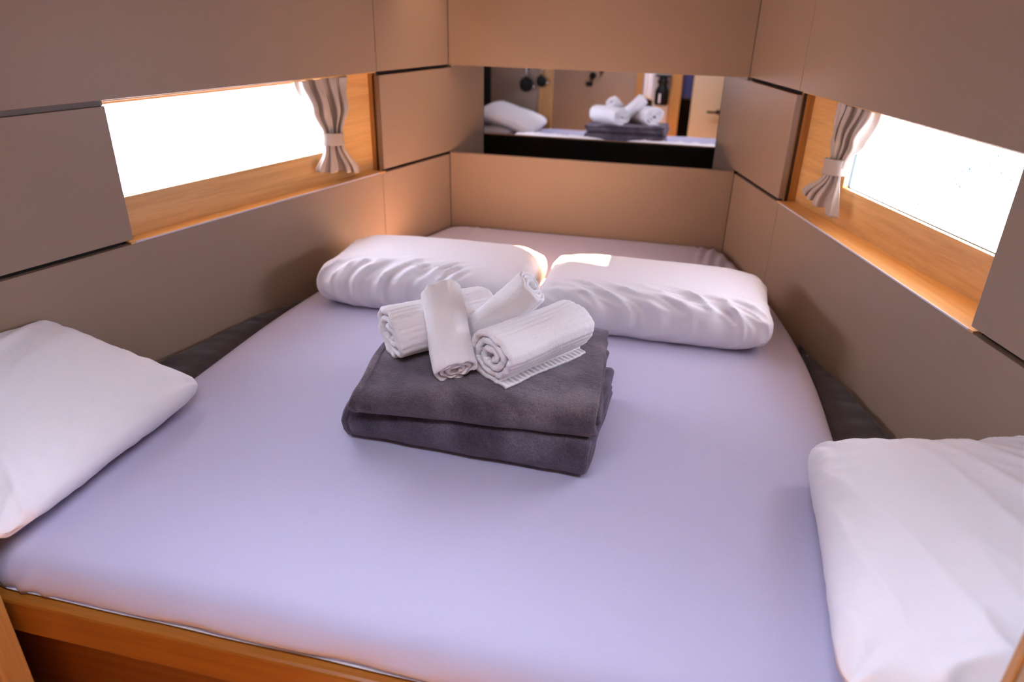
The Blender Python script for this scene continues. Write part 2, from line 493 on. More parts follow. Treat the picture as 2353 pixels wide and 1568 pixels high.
# sampling portals in the openings: they give no light of their own
def portal(name, c, sx, sy, d, up_):
    ld = bpy.data.lights.new(name, 'AREA'); ld.shape = 'RECTANGLE'; ld.size = sx; ld.size_y = sy
    ld.cycles.is_portal = True
    o = bpy.data.objects.new(name, ld); col.objects.link(o)
    d = Vector(d).normalized()
    zax = -d; xax = Vector(up_).cross(zax).normalized(); yax = zax.cross(xax)
    o.matrix_world = Matrix(((xax.x, yax.x, zax.x, c[0]), (xax.y, yax.y, zax.y, c[1]), (xax.z, yax.z, zax.z, c[2]), (0, 0, 0, 1)))
for n, (f, g) in (('port', (LW, g1)), ('starboard', (RW, g2))):
    a, b, c, d, Q = g
    p0, p1 = f(a, Q(a) + 0.035, (c + d) / 2), f(b, Q(b) + 0.035, (c + d) / 2)
    t = (p1 - p0).normalized(); inn = t.cross(Vector((0, 0, 1)))
    if inn.dot(Vector((0, -1, B)) - p0) < 0: inn = -inn
    portal('portal_' + n, (p0 + p1) / 2, (p1 - p0).length, d - c, inn, (0, 0, 1))
for n, (h, z) in (('hatch', (HATCH1, CEIL + COAM + 0.03)), ('hatch_main', (HATCH2, CEIL2 + 0.08))):
    xs, ys = [p[0] for p in h], [p[1] for p in h]
    portal('portal_' + n, XY((min(xs) + max(xs)) / 2, (min(ys) + max(ys)) / 2, z), max(xs) - min(xs), max(ys) - min(ys), (0, 0, -1), (0, 1, 0))

# ------------------------------------------------------------------ floor, bulkheads, space behind the camera
fl = empty('floor', (0, -1.8, 0), kind='structure')
k = 0
x = -1.25
while x < 1.25:
    slab('plank', XY, x, x + 0.098, -3.75, 0.3, ZB - 0.03, ZB, M['floor'], fl, 0.001)
    x += 0.1
bl = empty('wall_bulkhead_left', (-0.9, -2.05, 0), kind='structure')
slab('board', XY, -1.25, -0.687, -2.065, -2.04, ZB, CEIL2, M['panel'], bl)
slab('door_post', XY, -0.686, -0.592, -2.068, -2.026, ZB, CEIL2, M['woodZ'], bl, 0.003)
br = empty('wall_bulkhead_right', (0.95, -2.05, 0), kind='structure')
slab('board', XY, 0.7035, 1.25, -2.062, -2.050, ZB, CEIL2, M['panel_light'], br)
slab('edge_band', XY, 0.6985, 0.7033, -2.063, -2.049, ZB, CEIL2, M['woodZ'], br, 0.002)
for nm, sx in (('left', -1), ('right', 1)):
    slab('wall_aft_' + nm, XY, sx * 1.25 - 0.01, sx * 1.25 + 0.01, -3.75, -2.066, ZB, CEIL2, M['panel'], None, 0)['kind'] = 'structure'
YB = -3.02
wa = empty('wall_aft', (0, YB, 0), kind='structure')
slab('board', XY, -1.24, -0.079, YB - 0.02, YB, ZB, CEIL2, M['panel'], wa)
slab('door_frame', XY, -0.078, -0.029, YB - 0.06, YB + 0.012, ZB, CEIL2, M['woodZ'], wa, 0.002)
slab('door_frame', XY, 0.192, 0.282, YB - 0.06, YB + 0.012, ZB, CEIL2, M['woodZ'], wa, 0.004)
slab('wall_shower', XY, -1.24, 1.24, -3.74, -3.72, ZB, CEIL2, M['dark'], None, 0)['kind'] = 'structure'
ws = slab('wall_partition', XY, 0.062, 0.190, YB - 0.055, YB - 0.03, ZB, CEIL2, M['white'], None)
ws['kind'] = 'structure'
d1 = empty('door_1', XY(0.6, YB, ZB), kind='structure')
lf = slab('leaf', XY, 0.370, 1.0, YB - 0.022, YB, ZB + 0.01, CEIL2 - 0.02, M['doorbeige'], d1, 0.002)
hb = lathe('rosette', [(0.018, 0), (0.018, 0.006), (0.012, 0.008)], XY(0.585, YB, 0.037), (0, 1, 0), M['black'], lf)
tube('handle', [XY(0.585, YB + 0.004, 0.037), XY(0.585, YB + 0.04, 0.037), XY(0.575, YB + 0.045, 0.037), XY(0.50, YB + 0.045, 0.039)], 0.009, M['black'], lf)
slab('wall_aft_jamb', XY, 1.002, 1.24, YB - 0.02, YB, ZB, CEIL2, M['panel'], None)['kind'] = 'structure'

# ------------------------------------------------------------------ bed base
bed = empty('bed_base', XY(0, -1.0, ZB), 'oak berth base with a plain front rail under the lilac mattress', 'bed')
slab('front_rail', XY, -0.70, 0.698, -2.003, -1.945, -0.142, -0.070, M['woodX'], bed, 0.006)
slab('front_board', XY, -0.75, 0.75, -1.93, -1.912, ZB + 0.001, -0.115, M['woodD'], bed, 0.002)
V = [XY(-0.78, -1.944, z) for z in (-0.135, -0.112)]
pts = [(-0.99, -1.944), (0.99, -1.944), (0.52, -0.02), (-0.52, -0.02)]
hexa('platform', [XY(*p, -0.135) for p in pts] + [XY(*p, -0.112) for p in pts], M['woodD'], bed)

# ------------------------------------------------------------------ mattress with fitted sheet
def outline():
    P = []
    HW = 0.722
    yf = -1.982
    R = 0.10
    def arc(cx, cy, r, a0, a1, n=14):
        return [(cx + r * math.cos(a0 + (a1 - a0) * k / n), cy + r * math.sin(a0 + (a1 - a0) * k / n)) for k in range(n + 1)]
    ins = 0.008
    xw = lambda y: W0 - y * math.tan(ANG) - ins
    P += [(0.0, yf)]
    P += arc(HW - R, yf + R, R, -math.pi / 2, 0)
    # straight side, then a long soft turn on to the slanting wall
    bez = []
    p0, p1, p2 = (HW, -1.15), (HW, -0.66), (xw(-0.16), -0.16)
    for k in range(25):
        t = k / 24
        bez.append(((1 - t) ** 2 * p0[0] + 2 * t * (1 - t) * p1[0] + t * t * p2[0], (1 - t) ** 2 * p0[1] + 2 * t * (1 - t) * p1[1] + t * t * p2[1]))
    P += bez
    r = 0.06
    P += [(xw(-0.10), -0.10), (xw(-0.05) - 0.006, -0.045), (xw(0) - 0.035, -0.014), (xw(0) - 0.09, -0.006), (0.0, -0.004)]
    right = P
    left = [(-x_, y_) for x_, y_ in P[::-1]][1:-1]
    return right + left

def resample(P, n, closed=True):
    P = [np.array(p, float) for p in P]
    if closed: P = P + [P[0]]
    seg = [np.linalg.norm(P[i + 1] - P[i]) for i in range(len(P) - 1)]
    cum = np.concatenate([[0], np.cumsum(seg)])
    m = n if closed else n - 1
    out = []
    for k in range(n):
        t = cum[-1] * k / m
        i = min(len(seg) - 1, int(np.searchsorted(cum, t, side='right') - 1))
        out.append(P[i] + (P[i + 1] - P[i]) * ((t - cum[i]) / seg[i] if seg[i] else 0))
    return np.array(out)

def sheet_h(x, y):
    h = 0.0022 * nz(x * 2.2, y * 2.2, 3.0)
    # gathers at the far starboard corner
    k = math.exp(-((x - 0.50) / 0.085) ** 2) * sstep(-0.46, -0.12, y)
    h += 0.0065 * k * math.sin((x - 0.12 * (y + 0.2)) * 175 + 2.2 * nz(x * 8, y * 3))
    k = math.exp(-((x + 0.40) / 0.05) ** 2) * sstep(-0.30, -0.06, y)
    h += 0.0025 * k * math.sin(x * 150)
    # faint tension lines across the middle and toward the foot
    k = sstep(-1.0, -1.5, y) * sstep(-0.25, 0.1, x)
    h += 0.0009 * k * nz(x * 26 - y * 9, y * 4 + x * 2, 8.0)
    k = sstep(-1.55, -1.9, y)
    h += 0.0016 * k * nz(x * 4 + y * 12, y * 26, 5.0)
    return h

OUT = resample(outline(), 420)
cen = np.array([0.0, -1.0])
mat = empty('mattress', XY(0, -1.0, -0.112), 'mattress filling the berth under a lilac grey fitted sheet', 'mattress')
nxt = np.roll(OUT, -1, 0) - np.roll(OUT, 1, 0)
nrm = np.stack([nxt[:, 1], -nxt[:, 0]], 1)
nrm /= np.linalg.norm(nrm, axis=1)[:, None]
if ((OUT - cen) * nrm).sum() < 0: nrm = -nrm
N = len(OUT)
V, F = [], []
rings = []
prof = [(-0.003, -0.0745), (0.003, -0.0735), (0.0055, -0.062), (0.005, -0.046), (0.0, -0.030), (-0.006, -0.017), (-0.015, -0.008), (-0.028, -0.0025), (-0.045, 0.0)]
for (off, z) in prof:
    ring = []
    for i in range(N):
        x_, y_ = OUT[i]
        foot = sstep(-1.90, -1.97, y_)
        wv = nz(x_ * 6, 1.7, 0) * 0.5 + nz(x_ * 15, 4.2, 0) * 0.3
        dz = 0.0
        o_ = off
        if foot > 0:
            low = sstep(-0.03, -0.075, z)
            dz = foot * low * (0.0065 + 0.022 * max(0, wv) + 0.004 * wv)
            dz += foot * 0.0020 * nz(x_ * 60, z * 40) * low
            # the corner bunches up
            cb = math.exp(-((abs(x_) - 0.60) / 0.05) ** 2) * foot
            o_ += cb * 0.004 * math.sin(x_ * 260 + z * 60)
            o_ += foot * 0.004 * nz(x_ * 9, z * 30, 2)
        p = OUT[i] + nrm[i] * o_
        k_ = sstep(-0.03, 0.0, z)
        ring.append(len(V)); V.append(XY(p[0], p[1], z + dz + k_ * sheet_h(*p)))
    rings.append(ring)
inner = OUT + nrm * prof[-1][0]
for t in np.linspace(1, 0.02, 64)[1:]:
    ring = []
    for i in range(N):
        p = cen + (inner[i] - cen) * t
        ring.append(len(V)); V.append(XY(p[0], p[1], sheet_h(*p) + 0.0015 * (1 - t)))
    rings.append(ring)
for a, b in zip(rings[:-1], rings[1:]):
    for i in range(N):
        j = (i + 1) % N
        F.append((a[i], a[j], b[j], b[i]))
V.append(XY(cen[0], cen[1], sheet_h(*cen) + 0.0015))
for i in range(N): F.append((rings[-1][i], rings[-1][(i + 1) % N], len(V) - 1))
mk('fitted_sheet', V, F, M['sheet'], mat, True)
V, F = [], []
cp = [(-0.03, -0.111), (-0.004, -0.110), (-0.001, -0.092), (-0.004, -0.07), (-0.012, -0.045), (-0.05, -0.04)]
for (off, z) in cp:
    for i in range(N):
        x_, y_ = OUT[i]
        foot = sstep(-1.90, -1.97, y_)
        p = OUT[i] + nrm[i] * (off - 0.004 + foot * (0.0105 * sstep(-0.045, -0.07, z) + 0.004 * nz(x_ * 5, 9.0, 0)))
        zz = z
        if foot: zz = z + foot * 0.041 * sstep(-0.06, -0.11, z)
        V.append(XY(p[0], p[1], zz))
for r_ in range(len(cp) - 1):
    for i in range(N):
        F.append((r_ * N + i, r_ * N + (i + 1) % N, (r_ + 1) * N + (i + 1) % N, (r_ + 1) * N + i))
mk('mattress_core', V, F, M['core'], mat, True)

# ------------------------------------------------------------------ charcoal side cushions between mattress and hull
def side_cushion(sx, label):
    y0, y1 = -0.70, -2.02
    ny, nx = 110, 16
    V, F = [], []
    t_ = empty('side_cushion', XY(sx * 0.9, -1.6, -0.112), label, 'cushion', 'side cushions')
    seams = [-1.02, -1.31, -1.60, -1.86]
    xin = lambda y: 0.7285 if y < -0.75 else 0.7285 - 0.06 * (y + 0.75)
    for top in (1, 0):
        for j in range(ny + 1):
            y = y0 + (y1 - y0) * j / ny
            xo = W0 - y * math.tan(ANG) - 0.004
            xi = min(0.7285, xo - 0.004)
            wd = max(0.004, xo - xi)
            for i in range(nx + 1):
                u = i / nx
                x_ = xi + wd * u
                dome = (1 - abs(2 * u - 1) ** 4)
                h = -0.052 + 0.030 * dome * min(1, wd / 0.08)
                sd = min(abs(y + 0.12 * (x_ - xi) - s) for s in seams)
                h -= 0.006 * math.exp(-(sd / 0.005) ** 2) * min(1, wd / 0.05)
                h += 0.0055 * nz(x_ * 9, y * 26, 1.0 + sx) * dome * min(1, wd / 0.08)
                if not top: h = -0.1115
                V.append(XY(sx * x_, y, h))
    st = (ny + 1) * (nx + 1)
    for j in range(ny):
        for i in range(nx):
            a = j * (nx + 1) + i
            F.append((a, a + 1, a + nx + 2, a + nx + 1)); F.append((st + a, st + a + 1, st + a + nx + 2, st + a + nx + 1))
    for j in range(ny):
        for i in (0, nx):
            a = j * (nx + 1) + i
            F.append((a, a + nx + 1, st + a + nx + 1, st + a))
    for i in range(nx):
        for j in (0, ny):
            a = j * (nx + 1) + i
            F.append((a, a + 1, st + a + 1, st + a))
    cv = mk('cover', V, F, M['side'], t_, True)
    # piping along the mattress edge
    pp = []
    for j in range(0, 60):
        y = -0.78 + (y1 + 0.78) * j / 59
        pp.append(XY(sx * 0.7315, y, -0.047 + 0.002 * nz(y * 9, sx)))
    tube('piping', pp, 0.0035, M['side'], cv, 8)
side_cushion(-1, 'charcoal padded side cushion along the wall by the two stacked white pillows')
side_cushion(1, 'charcoal padded side cushion along the wall below the speckled window')

# ------------------------------------------------------------------ pillows
def pillow_mesh(L, Wd, T, nu, nv, pw, q, wr, seed, pinch=0.05):
    """returns verts (u, v, side, Vector) of a stuffed cushion lying flat, centre at the origin"""
    def g(n):                                      # denser towards the rims
        t = np.linspace(-1, 1, n + 1)
        return np.sin(t * math.pi / 2) * 0.75 + t * 0.25
    U, Vv = g(nu), g(nv)
    out, idx, F = [], {}, []
    for side in (1, -1):
        for j, v in enumerate(Vv):
            for i, u in enumerate(U):
                rim = i in (0, nu) or j in (0, nv)
                if side == -1 and rim:
                    idx[(side, i, j)] = idx[(1, i, j)]
                    continue
                h = T / 2 * (max(0, 1 - abs(u) ** pw) * max(0, 1 - abs(v) ** pw)) ** q
                x = L / 2 * u * (1 - pinch * (1 - v * v) * abs(u) ** 3) * (1 - 0.02 * abs(v) ** 8)
                y = Wd / 2 * v * (1 - pinch * (1 - u * u) * abs(v) ** 3)
                # round the corners off
                cr = (abs(u) * abs(v)) ** 6
                x *= 1 - 0.07 * cr; y *= 1 - 0.09 * cr
                z = side * h
                w_ = 0
                for ci, (cu, cv) in enumerate(((-1, -1), (1, -1), (1, 1), (-1, 1))):
                    du, dv = (u - cu) * L / 2, (v - cv) * Wd / 2
                    r = math.hypot(du, dv)
                    ph = math.atan2(dv, du)
                    w_ += math.exp(-r / 0.09) * min(1, r / 0.03) * math.sin(9 * ph + seed + ci * 1.7 + 2.0 * nz(r * 14, ph * 1.5, seed + ci))
                edge = 1 - min(1 - abs(u), 1 - abs(v))
                w_ += 0.8 * edge ** 3 * nz(u * 9, v * 9, seed * 3.1) 
                w_ += 0.35 * nz(u * 2.2, v * 2.2, seed)
                z += side * wr * w_ * (0.3 + 0.7 * min(1, h / (T * 0.25)))
                idx[(side, i, j)] = len(out)
                out.append((u, v, side, Vector((x, y, z))))
    for side in (1, -1):
        for j in range(nv):
            for i in range(nu):
                q4 = [idx[(side, i, j)], idx[(side, i + 1, j)], idx[(side, i + 1, j + 1)], idx[(side, i, j + 1)]]
                F.append(q4)
    return out, F

def pillow(label, centre, rotz, L, Wd, T, pw=3.0, q=0.5, wr=0.006, seed=1.0, nu=72, nv=56, shape=None, group=None, floor=0.002):
    o_, F = pillow_mesh(L, Wd, T, nu, nv, pw, q, wr, seed)
    c, s = math.cos(rotz), math.sin(rotz)
    V = []
    for (u, v, side, p) in o_:
        p = p.copy()
        if shape: p = shape(u, v, side, p)
        x_, y_ = p.x * c - p.y * s, p.x * s + p.y * c
        z = p.z + centre[2]
        fl_ = floor if not callable(floor) else floor(centre[0] + x_, centre[1] + y_)
        if z < fl_: z = fl_ + (z - fl_) * 0.02
        lim = W0 - (centre[1] + y_) * math.tan(ANG) - 0.006 - 0.004 * (side < 0)
        wx = centre[0] + x_
        if abs(wx) > lim: x_ = math.copysign(lim - 0.02 * (1 - math.exp(-(abs(wx) - lim) / 0.1)) * 0.2, wx) - centre[0]
        V.append(XY(centre[0] + x_, centre[1] + y_, z))
    t_ = empty('pillow', XY(centre[0], centre[1], 0), label, 'pillow', group)
    case = mk('pillowcase', V, F, M['pillow'], t_, True)
    return t_, case

# the two laid end to end across the head of the bed
def crease(u, v, ang, fu, fv, seed):
    """sharp soft-shouldered folds running along one direction"""
    c, s_ = math.cos(ang), math.sin(ang)
    a, b = u * c + v * s_, -u * s_ + v * c
    n = nz(a * fu + 0.35 * nz(a * 2, b * 2, seed + 9), b * fv, seed)
    return (1 - abs(n)) ** 5 - 0.35
def bolster_shape(seed, ang, lo, hi):
    def fn(u, v, side, p):
        fr = sstep(-0.30, -0.75, v) * sstep(lo - 0.35, lo + 0.1, u) * sstep(hi + 0.35, hi - 0.1, u)
        en = sstep(0.72, 0.98, abs(u))
        d = 0.011 * fr * crease(u, v, ang, 1.0, 6.0, seed) + 0.006 * fr * crease(u, v, ang + 0.25, 2.0, 11.0, seed + 3)
        d += 0.006 * en * crease(u, v, 1.2, 1.2, 5.0, seed + 5)
        p.z += d * (1 if side > 0 else 0.3)
        p.y -= d * 0.8 * sstep(-0.4, -0.8, v)
        return p
    return fn
pl1, _ = pillow('white pillow across the head of the bed, beside the plain bright window', (-0.330, -0.755, 0.066), 0.045, 0.65, 0.365, 0.158, 4.6, 0.47, 0.004, 2.3, 110, 72, bolster_shape(2.0, 0.9, -0.9, 0.3), 'white pillows at the head')
pl2, _ = pillow('white pillow across the head of the bed with a square sunlit patch on its top', (0.305, -0.760, 0.064), -0.02, 0.645, 0.365, 0.150, 5.0, 0.45, 0.0035, 5.1, 110, 72, bolster_shape(7.0, -0.75, -0.7, 0.9), 'white pillows at the head')

# foot end, port side: one lies near the hull, the other leans over it
def rest(x, y):
    return 0.002 if abs(x) < 0.72 else -0.02
pillow('white pillow lying half hidden under the leaning pillow on the charcoal side cushion', (-0.890, -1.745, 0.030), math.pi / 2, 0.48, 0.28, 0.10, 3.0, 0.5, 0.004, 8.0, 48, 40, None, 'white pillows at the foot', lambda x, y: -0.018)
def under_top(x, y):                               # bed, or the top of the pillow underneath
    u, v = (y + 1.745) / 0.24, (x + 0.89) / 0.14
    if abs(u) >= 1 or abs(v) >= 1: return 0.002
    return max(0.002, 0.036 + 0.05 * math.sqrt((1 - abs(u) ** 3) * (1 - abs(v) ** 3)))
def lean_left(u, v, side, p):
    # local y runs from the bed middle (v=-1) to the hull (v=+1) after the quarter turn
    t = (v + 1) / 2
    p.z += 0.080 * sstep(0.0, 0.85, t) - 0.03 * sstep(0.8, 1.0, t)
    if side > 0:
        p.z += 0.009 * sstep(-0.1, 0.5, v) * crease(u, v, 0.5, 0.7, 4.5, 3.0)
        p.z += 0.015 * sstep(-0.45, -0.85, u) * crease(u, v, 1.1, 0.9, 4.5, 8.0)
        p.z += 0.0015 * crease(u, v, 0.2, 1.0, 4.0, 5.0)
    return p
pillow('plump white pillow leaning on another at the foot beside the door post', (-0.815, -1.740, 0.046), math.pi / 2, 0.54, 0.44, 0.115, 3.2, 0.5, 0.006, 3.3, 120, 96, lean_left, 'white pillows at the foot', under_top)
def lean_right(u, v, side, p):
    t = (v + 1) / 2
    p.z += 0.055 * sstep(0.0, 0.9, t)
    if side > 0:
        p.z += 0.011 * sstep(-0.1, 0.5, v) * sstep(0.6, 0.1, u) * crease(u, v, 0.9, 0.7, 4.5, 3.0)
        p.z += 0.0040 * crease(u, v, 0.5, 0.7, 3.5, 6.0)
        p.z += 0.024 * sstep(0.5, 0.9, u) * crease(u, v, 1.4, 0.8, 3.5, 8.0)
    return p
pillow('large white pillow leaning against the wall by the cream bulkhead', (0.832, -1.705, 0.063), -math.pi / 2 - 0.05, 0.57, 0.46, 0.155, 3.4, 0.5, 0.007, 6.4, 130, 104, lean_right, 'white pillows at the foot', lambda x, y: 0.002)

# ------------------------------------------------------------------ thick folded and rolled cloth
def thick_extrude(path, thick, L, nst, fn, rnd=0.006):
    path = np.asarray(path, float)
    n = len(path)
    th = np.full(n, thick) if np.isscalar(thick) else np.asarray(thick)
    tg = np.gradient(path, axis=0); tg /= np.linalg.norm(tg, axis=1)[:, None] + 1e-12
    nr = np.stack([-tg[:, 1], tg[:, 0]], 1)
    cs = [0, rnd * 0.15, rnd * 0.5, rnd] + list(np.linspace(rnd, L - rnd, nst + 2)[1:-1]) + [L - rnd, L - rnd * 0.5, L - rnd * 0.15, L]
    V, F = [], []
    for c in cs:
        e = min(c, L - c)
        k = 1.0 if e >= rnd else max(0.25, math.sqrt(max(0, 1 - (1 - e / rnd) ** 2)))
        for sgn in (1, -1):
            for i in range(n):
                p = path[i] + nr[i] * (sgn * th[i] / 2 * k)
                V.append(fn(p[0], p[1], c, i / (n - 1), sgn))
    st = 2 * n
    for j in range(len(cs) - 1):
        o1, o2 = j * st, (j + 1) * st
        for i in range(n - 1):
            F.append((o1 + i, o1 + i + 1, o2 + i + 1, o2 + i))
            F.append((o1 + n + i, o1 + n + i + 1, o2 + n + i + 1, o2 + n + i))
        for i in (0, n - 1):
            F.append((o1 + i, o1 + n + i, o2 + n + i, o2 + i))
    for o in (0, (len(cs) - 1) * st):
        for i in range(n - 1):
            F.append((o + i, o + i + 1, o + n + i + 1, o + n + i))
    return V, F

def cpath(depth, zlo, zhi, a0, n=46, back=0.0):
    """C-shaped fold seen from the end: top layer, rounded front, bottom layer"""
    r = (zhi - zlo) / 2
    P = [(depth, zhi), (a0 + r, zhi)]
    for k in range(1, 16):
        t = math.pi / 2 + math.pi * k / 16
        P.append((a0 + r + r * math.cos(t) * 1.0, (zlo + zhi) / 2 + r * math.sin(t)))
    P += [(a0 + r, zlo), (depth - back, zlo)]
    return resample(P, n, False)

def blanket(name_label, origin, rotz, L, depth, z0, H, matk, seed, sag):
    c, s = math.cos(rotz), math.sin(rotz)
    t_ = empty('blanket', XY(origin[0] + L / 2, origin[1] + depth / 2, z0), name_label, 'blanket', 'folded fleece blankets')
    th = 0.0185
    def world(a, b, cx, e=0.0):
        return XY(origin[0] + cx * c - a * s, origin[1] + cx * s + a * c, z0 + b + e)
    def fn_outer(a, b, cc, t, sgn):
        k = b / H
        wob = 0.005 * nz(cc * 7, a * 7 + b * 5, seed) + 0.0025 * nz(cc * 22, a * 20 + b * 25, seed + 2)
        e = sag(cc / L, a / depth) * k + wob * k
        front = sstep(0.06, 0.0, a)
        aa = a + front * (0.006 * nz(cc * 6, b * 12, seed + 5) + 0.003 * nz(cc * 17, b * 10, seed + 6))
        cx = cc + 0.006 * nz(a * 9, b * 30, seed + (7 if cc > L / 2 else 8)) * (1 if (cc < 0.02 or cc > L - 0.02) else 0.3)
        return world(aa, b, cx, e)
    V, F = thick_extrude(cpath(depth, th / 2, H - th / 2, 0.0 + th / 2), th, L, 60, fn_outer, 0.009)
    of = mk('outer_fold', V, F, M[matk], t_, True)
    def fn_in(off, sd):
        def fn(a, b, cc, t, sgn):
            k = b / H
            e = sag((cc + off) / L, a / depth) * k
            cx = cc + off + 0.012 * nz(a * 8, b * 20, seed + sd) * (1 if cc > L / 2 else 0.2)
            return world(a, b, cx, e + 0.003 * nz(a * 14, cc * 9, seed + sd))
        return fn
    V, F = thick_extrude(cpath(depth + 0.004, th * 1.5 + 0.001, H - th * 1.5 - 0.001, th * 1.6, 40, 0.01), th * 0.92, L - 0.004, 40, fn_in(0.006, 11), 0.009)
    mk('inner_fold', V, F, M[matk], t_, True)
    # stitched hem along the left end of the outer layer
    def fn_hem(a, b, cc, t, sgn):
        return fn_outer(a, b, cc * 1.0 + 0.0, t, sgn) + Vector((-0.004, 0, 0))
    V, F = thick_extrude(cpath(depth, th / 2, H - th / 2, th / 2), th + 0.005, 0.020, 3, fn_hem, 0.006)
    mk('hem', V, F, M[matk], of, True)
    return t_

def sag_lo(u, v): return -0.006 * sstep(0.25, 0.0, u) + 0.002 * math.sin(u * 5)
def sag_up(u, v):
    return -0.022 * sstep(0.35, 0.0, u) * (1 - 0.5 * v) - 0.014 * sstep(0.45, 0.0, v) + 0.006 * sstep(0.6, 1.0, u) * v
blanket('lower folded blue-charcoal fleece blanket lying on the sheet', (-0.252, -1.548), -0.040, 0.487, 0.335, 0.003, 0.076, 'fleece_lo', 3.0, sag_lo)
blanket('upper folded charcoal fleece blanket carrying the rolled towels', (-0.222, -1.574), 0.055, 0.468, 0.330, 0.078, 0.076, 'fleece_up', 9.0, sag_up)

# ------------------------------------------------------------------ rolled towels
def spiral(R, turns, pitch, sx, sz, end_deg, tail, step=0.0022, sq=2.0, wob=0.0, shear=0.0, sd=0.0):
    th1 = math.radians(end_deg)
    th0 = th1 - turns * 2 * math.pi
    P = []
    n = int(turns * 72)
    for k in range(n + 1):
        t = th0 + (th1 - th0) * k / n
        r = R - pitch * (th1 - t) / (2 * math.pi)
        ct, st = math.cos(t), math.sin(t)
        e = 2.0 / sq
        r *= 1 + wob * (nz(ct * 1.1 + 5.3, st * 1.1 + 0.4, sd) + 0.25 * nz(ct * 2.1 + 0.3, st * 2.1 + 0.6, sd + 2))
        xx, zz = sx * r * math.copysign(abs(ct) ** e, ct), sz * r * math.copysign(abs(st) ** e, st)
        P.append((xx + shear * zz, zz))
    if tail:
        x0, z0 = P[-1]
        for k in range(1, 8): P.append((x0 + tail * k / 7, z0 - 0.0 + 0.001 * math.sin(k)))
    Ltot = sum(math.dist(P[i], P[i + 1]) for i in range(len(P) - 1))
    return resample(P, max(40, int(Ltot / step)), False), Ltot

def towel(label, base, axis, upv, L, R, turns, pitch, sx, sz, thick, seed, tail=0.0, ribs=0.0, rib_wl=0.011, flip=1, band=False, sq=2.3, lump=0.005, stepv=0.0022, wob=0.16, shear=0.0):
    """base: lowest point of the roll's near end, axis: its direction"""
    ax = Vector(axis).normalized()
    u_ = Vector(upv); u_ = (u_ - ax * u_.dot(ax)).normalized()
    side = ax.cross(u_) * flip
    P, Lt = spiral(R, turns, pitch, sx, sz, -90, tail, stepv, sq, wob, shear, seed * 3.7)
    P = P - np.array([0, P[:, 1].min() - thick / 2])
    n = len(P)
    arc = np.linspace(0, Lt, n)
    th = thick * np.ones(n)
    if ribs: th = th + ribs * (np.abs(np.sin(math.pi * arc / rib_wl)) ** 0.7 - 0.7)
    th[-3:] *= 0.8; th[0] *= 0.6
    o = Vector(base) + Vector((0, 0, B))
    def fn(a, b, c, t, sgn):
        e = min(c, L - c)
        endw = math.exp(-e / 0.015)
        a2 = a + lump * nz(c * 9, a * 8, seed) + 0.0011 * nz(a * 160, c * 160, b * 160)
        b2 = b + (lump * nz(c * 9, a * 9 + b * 6, seed + 3)) * min(1, b / 0.02) + 0.0008 * nz(a * 160, c * 160 + 5, b * 160) * min(1, b / 0.01)
        c2 = c + endw * 0.005 * nz(t * 26, seed + (3 if c > L / 2 else 0)) + endw * 0.003 * nz(a * 60, b * 60, seed)
        return o + side * a2 + u_ * b2 + ax * c2
    V, F = thick_extrude(P, th, L, 34, fn, min(0.006, thick * 0.6))
    t_ = empty('towel', o, label, 'towel', 'rolled white towels')
    rl = mk('roll', V, F, M['towel'], t_, True)
    if band:
        # flat woven border showing past the roll, with fine cross ribs
        a0 = P[-1][0] - 0.004
        Vb, Fb = [], []
        nb, mb = 90, 8
        for lay in (0, 1):
            for j in range(nb + 1):
                for i in range(mb + 1):
                    a = a0 + 0.026 * i / mb
                    c = 0.004 + (L - 0.01) * j / nb
                    rib = 0.0009 * math.sin(j * 1.35) * (1 if 1 < i < mb else 0.2)
                    z_ = 0.0015 + (0.005 + rib if lay == 0 else 0)
                    Vb.append(fn(a, z_, c, 1.0, 1) + side * 0.003 * nz(c * 20, seed))
        w_ = mb + 1; st = (nb + 1) * w_
        for j in range(nb):
            for i in range(mb):
                q = j * w_ + i
                Fb += [(q, q + 1, q + w_ + 1, q + w_), (st + q, st + q + 1, st + q + w_ + 1, st + q + w_)]
            for i in (0, mb):
                q = j * w_ + i
                Fb.append((q, q + w_, st + q + w_, st + q))
        for i in range(mb):
            for j in (0, nb):
                q = j * w_ + i
                Fb.append((q, q + 1, st + q + 1, st + q))
        mk('woven_border', Vb, Fb, M['band'], rl, True)['label'] = 'ribbed woven border'
    return t_

ZT = 0.148
towel('thick rolled white towel lying flat under the slimmer leaning roll, nearer the door post side', (-0.192, -1.432, ZT - 0.008), (0.71, 0.66, 0.03), (0, 0, 1), 0.232, 0.053, 2.9, 0.0155, 1.20, 0.92, 0.0128, 1.0, 0.0, 0.0042, 0.012, 1, False, 2.15, shear=-0.25)
towel('thick rolled white towel with a ribbed woven border along its base', (0.032, -1.490, ZT - 0.002), (0.58, 0.80, 0.03), (0, 0, 1), 0.225, 0.053, 2.9, 0.0155, 1.25, 0.90, 0.0126, 4.0, 0.03, 0.0042, 0.012, 1, True, 2.15, shear=0.25)
towel('slim rolled white towel draped slanting down over the flat thick roll', (-0.020, -1.488, ZT + 0.000), (-0.38, 0.70, 0.50), (-0.25, -0.55, 0.8), 0.190, 0.037, 3.0, 0.0095, 1.15, 0.85, 0.0075, 7.0, 0.0, 0.0012, 0.009, 1, False, 2.1)
towel('slim rolled white towel standing up with its open end pointing at the sunlit pillow', (-0.010, -1.352, ZT + 0.010), (0.60, 0.06, 0.62), (-0.5, -0.3, 0.7), 0.165, 0.039, 3.0, 0.0100, 1.15, 0.80, 0.0076, 2.0, 0.0, 0.0005, 0.008, -1, False, 2.1)

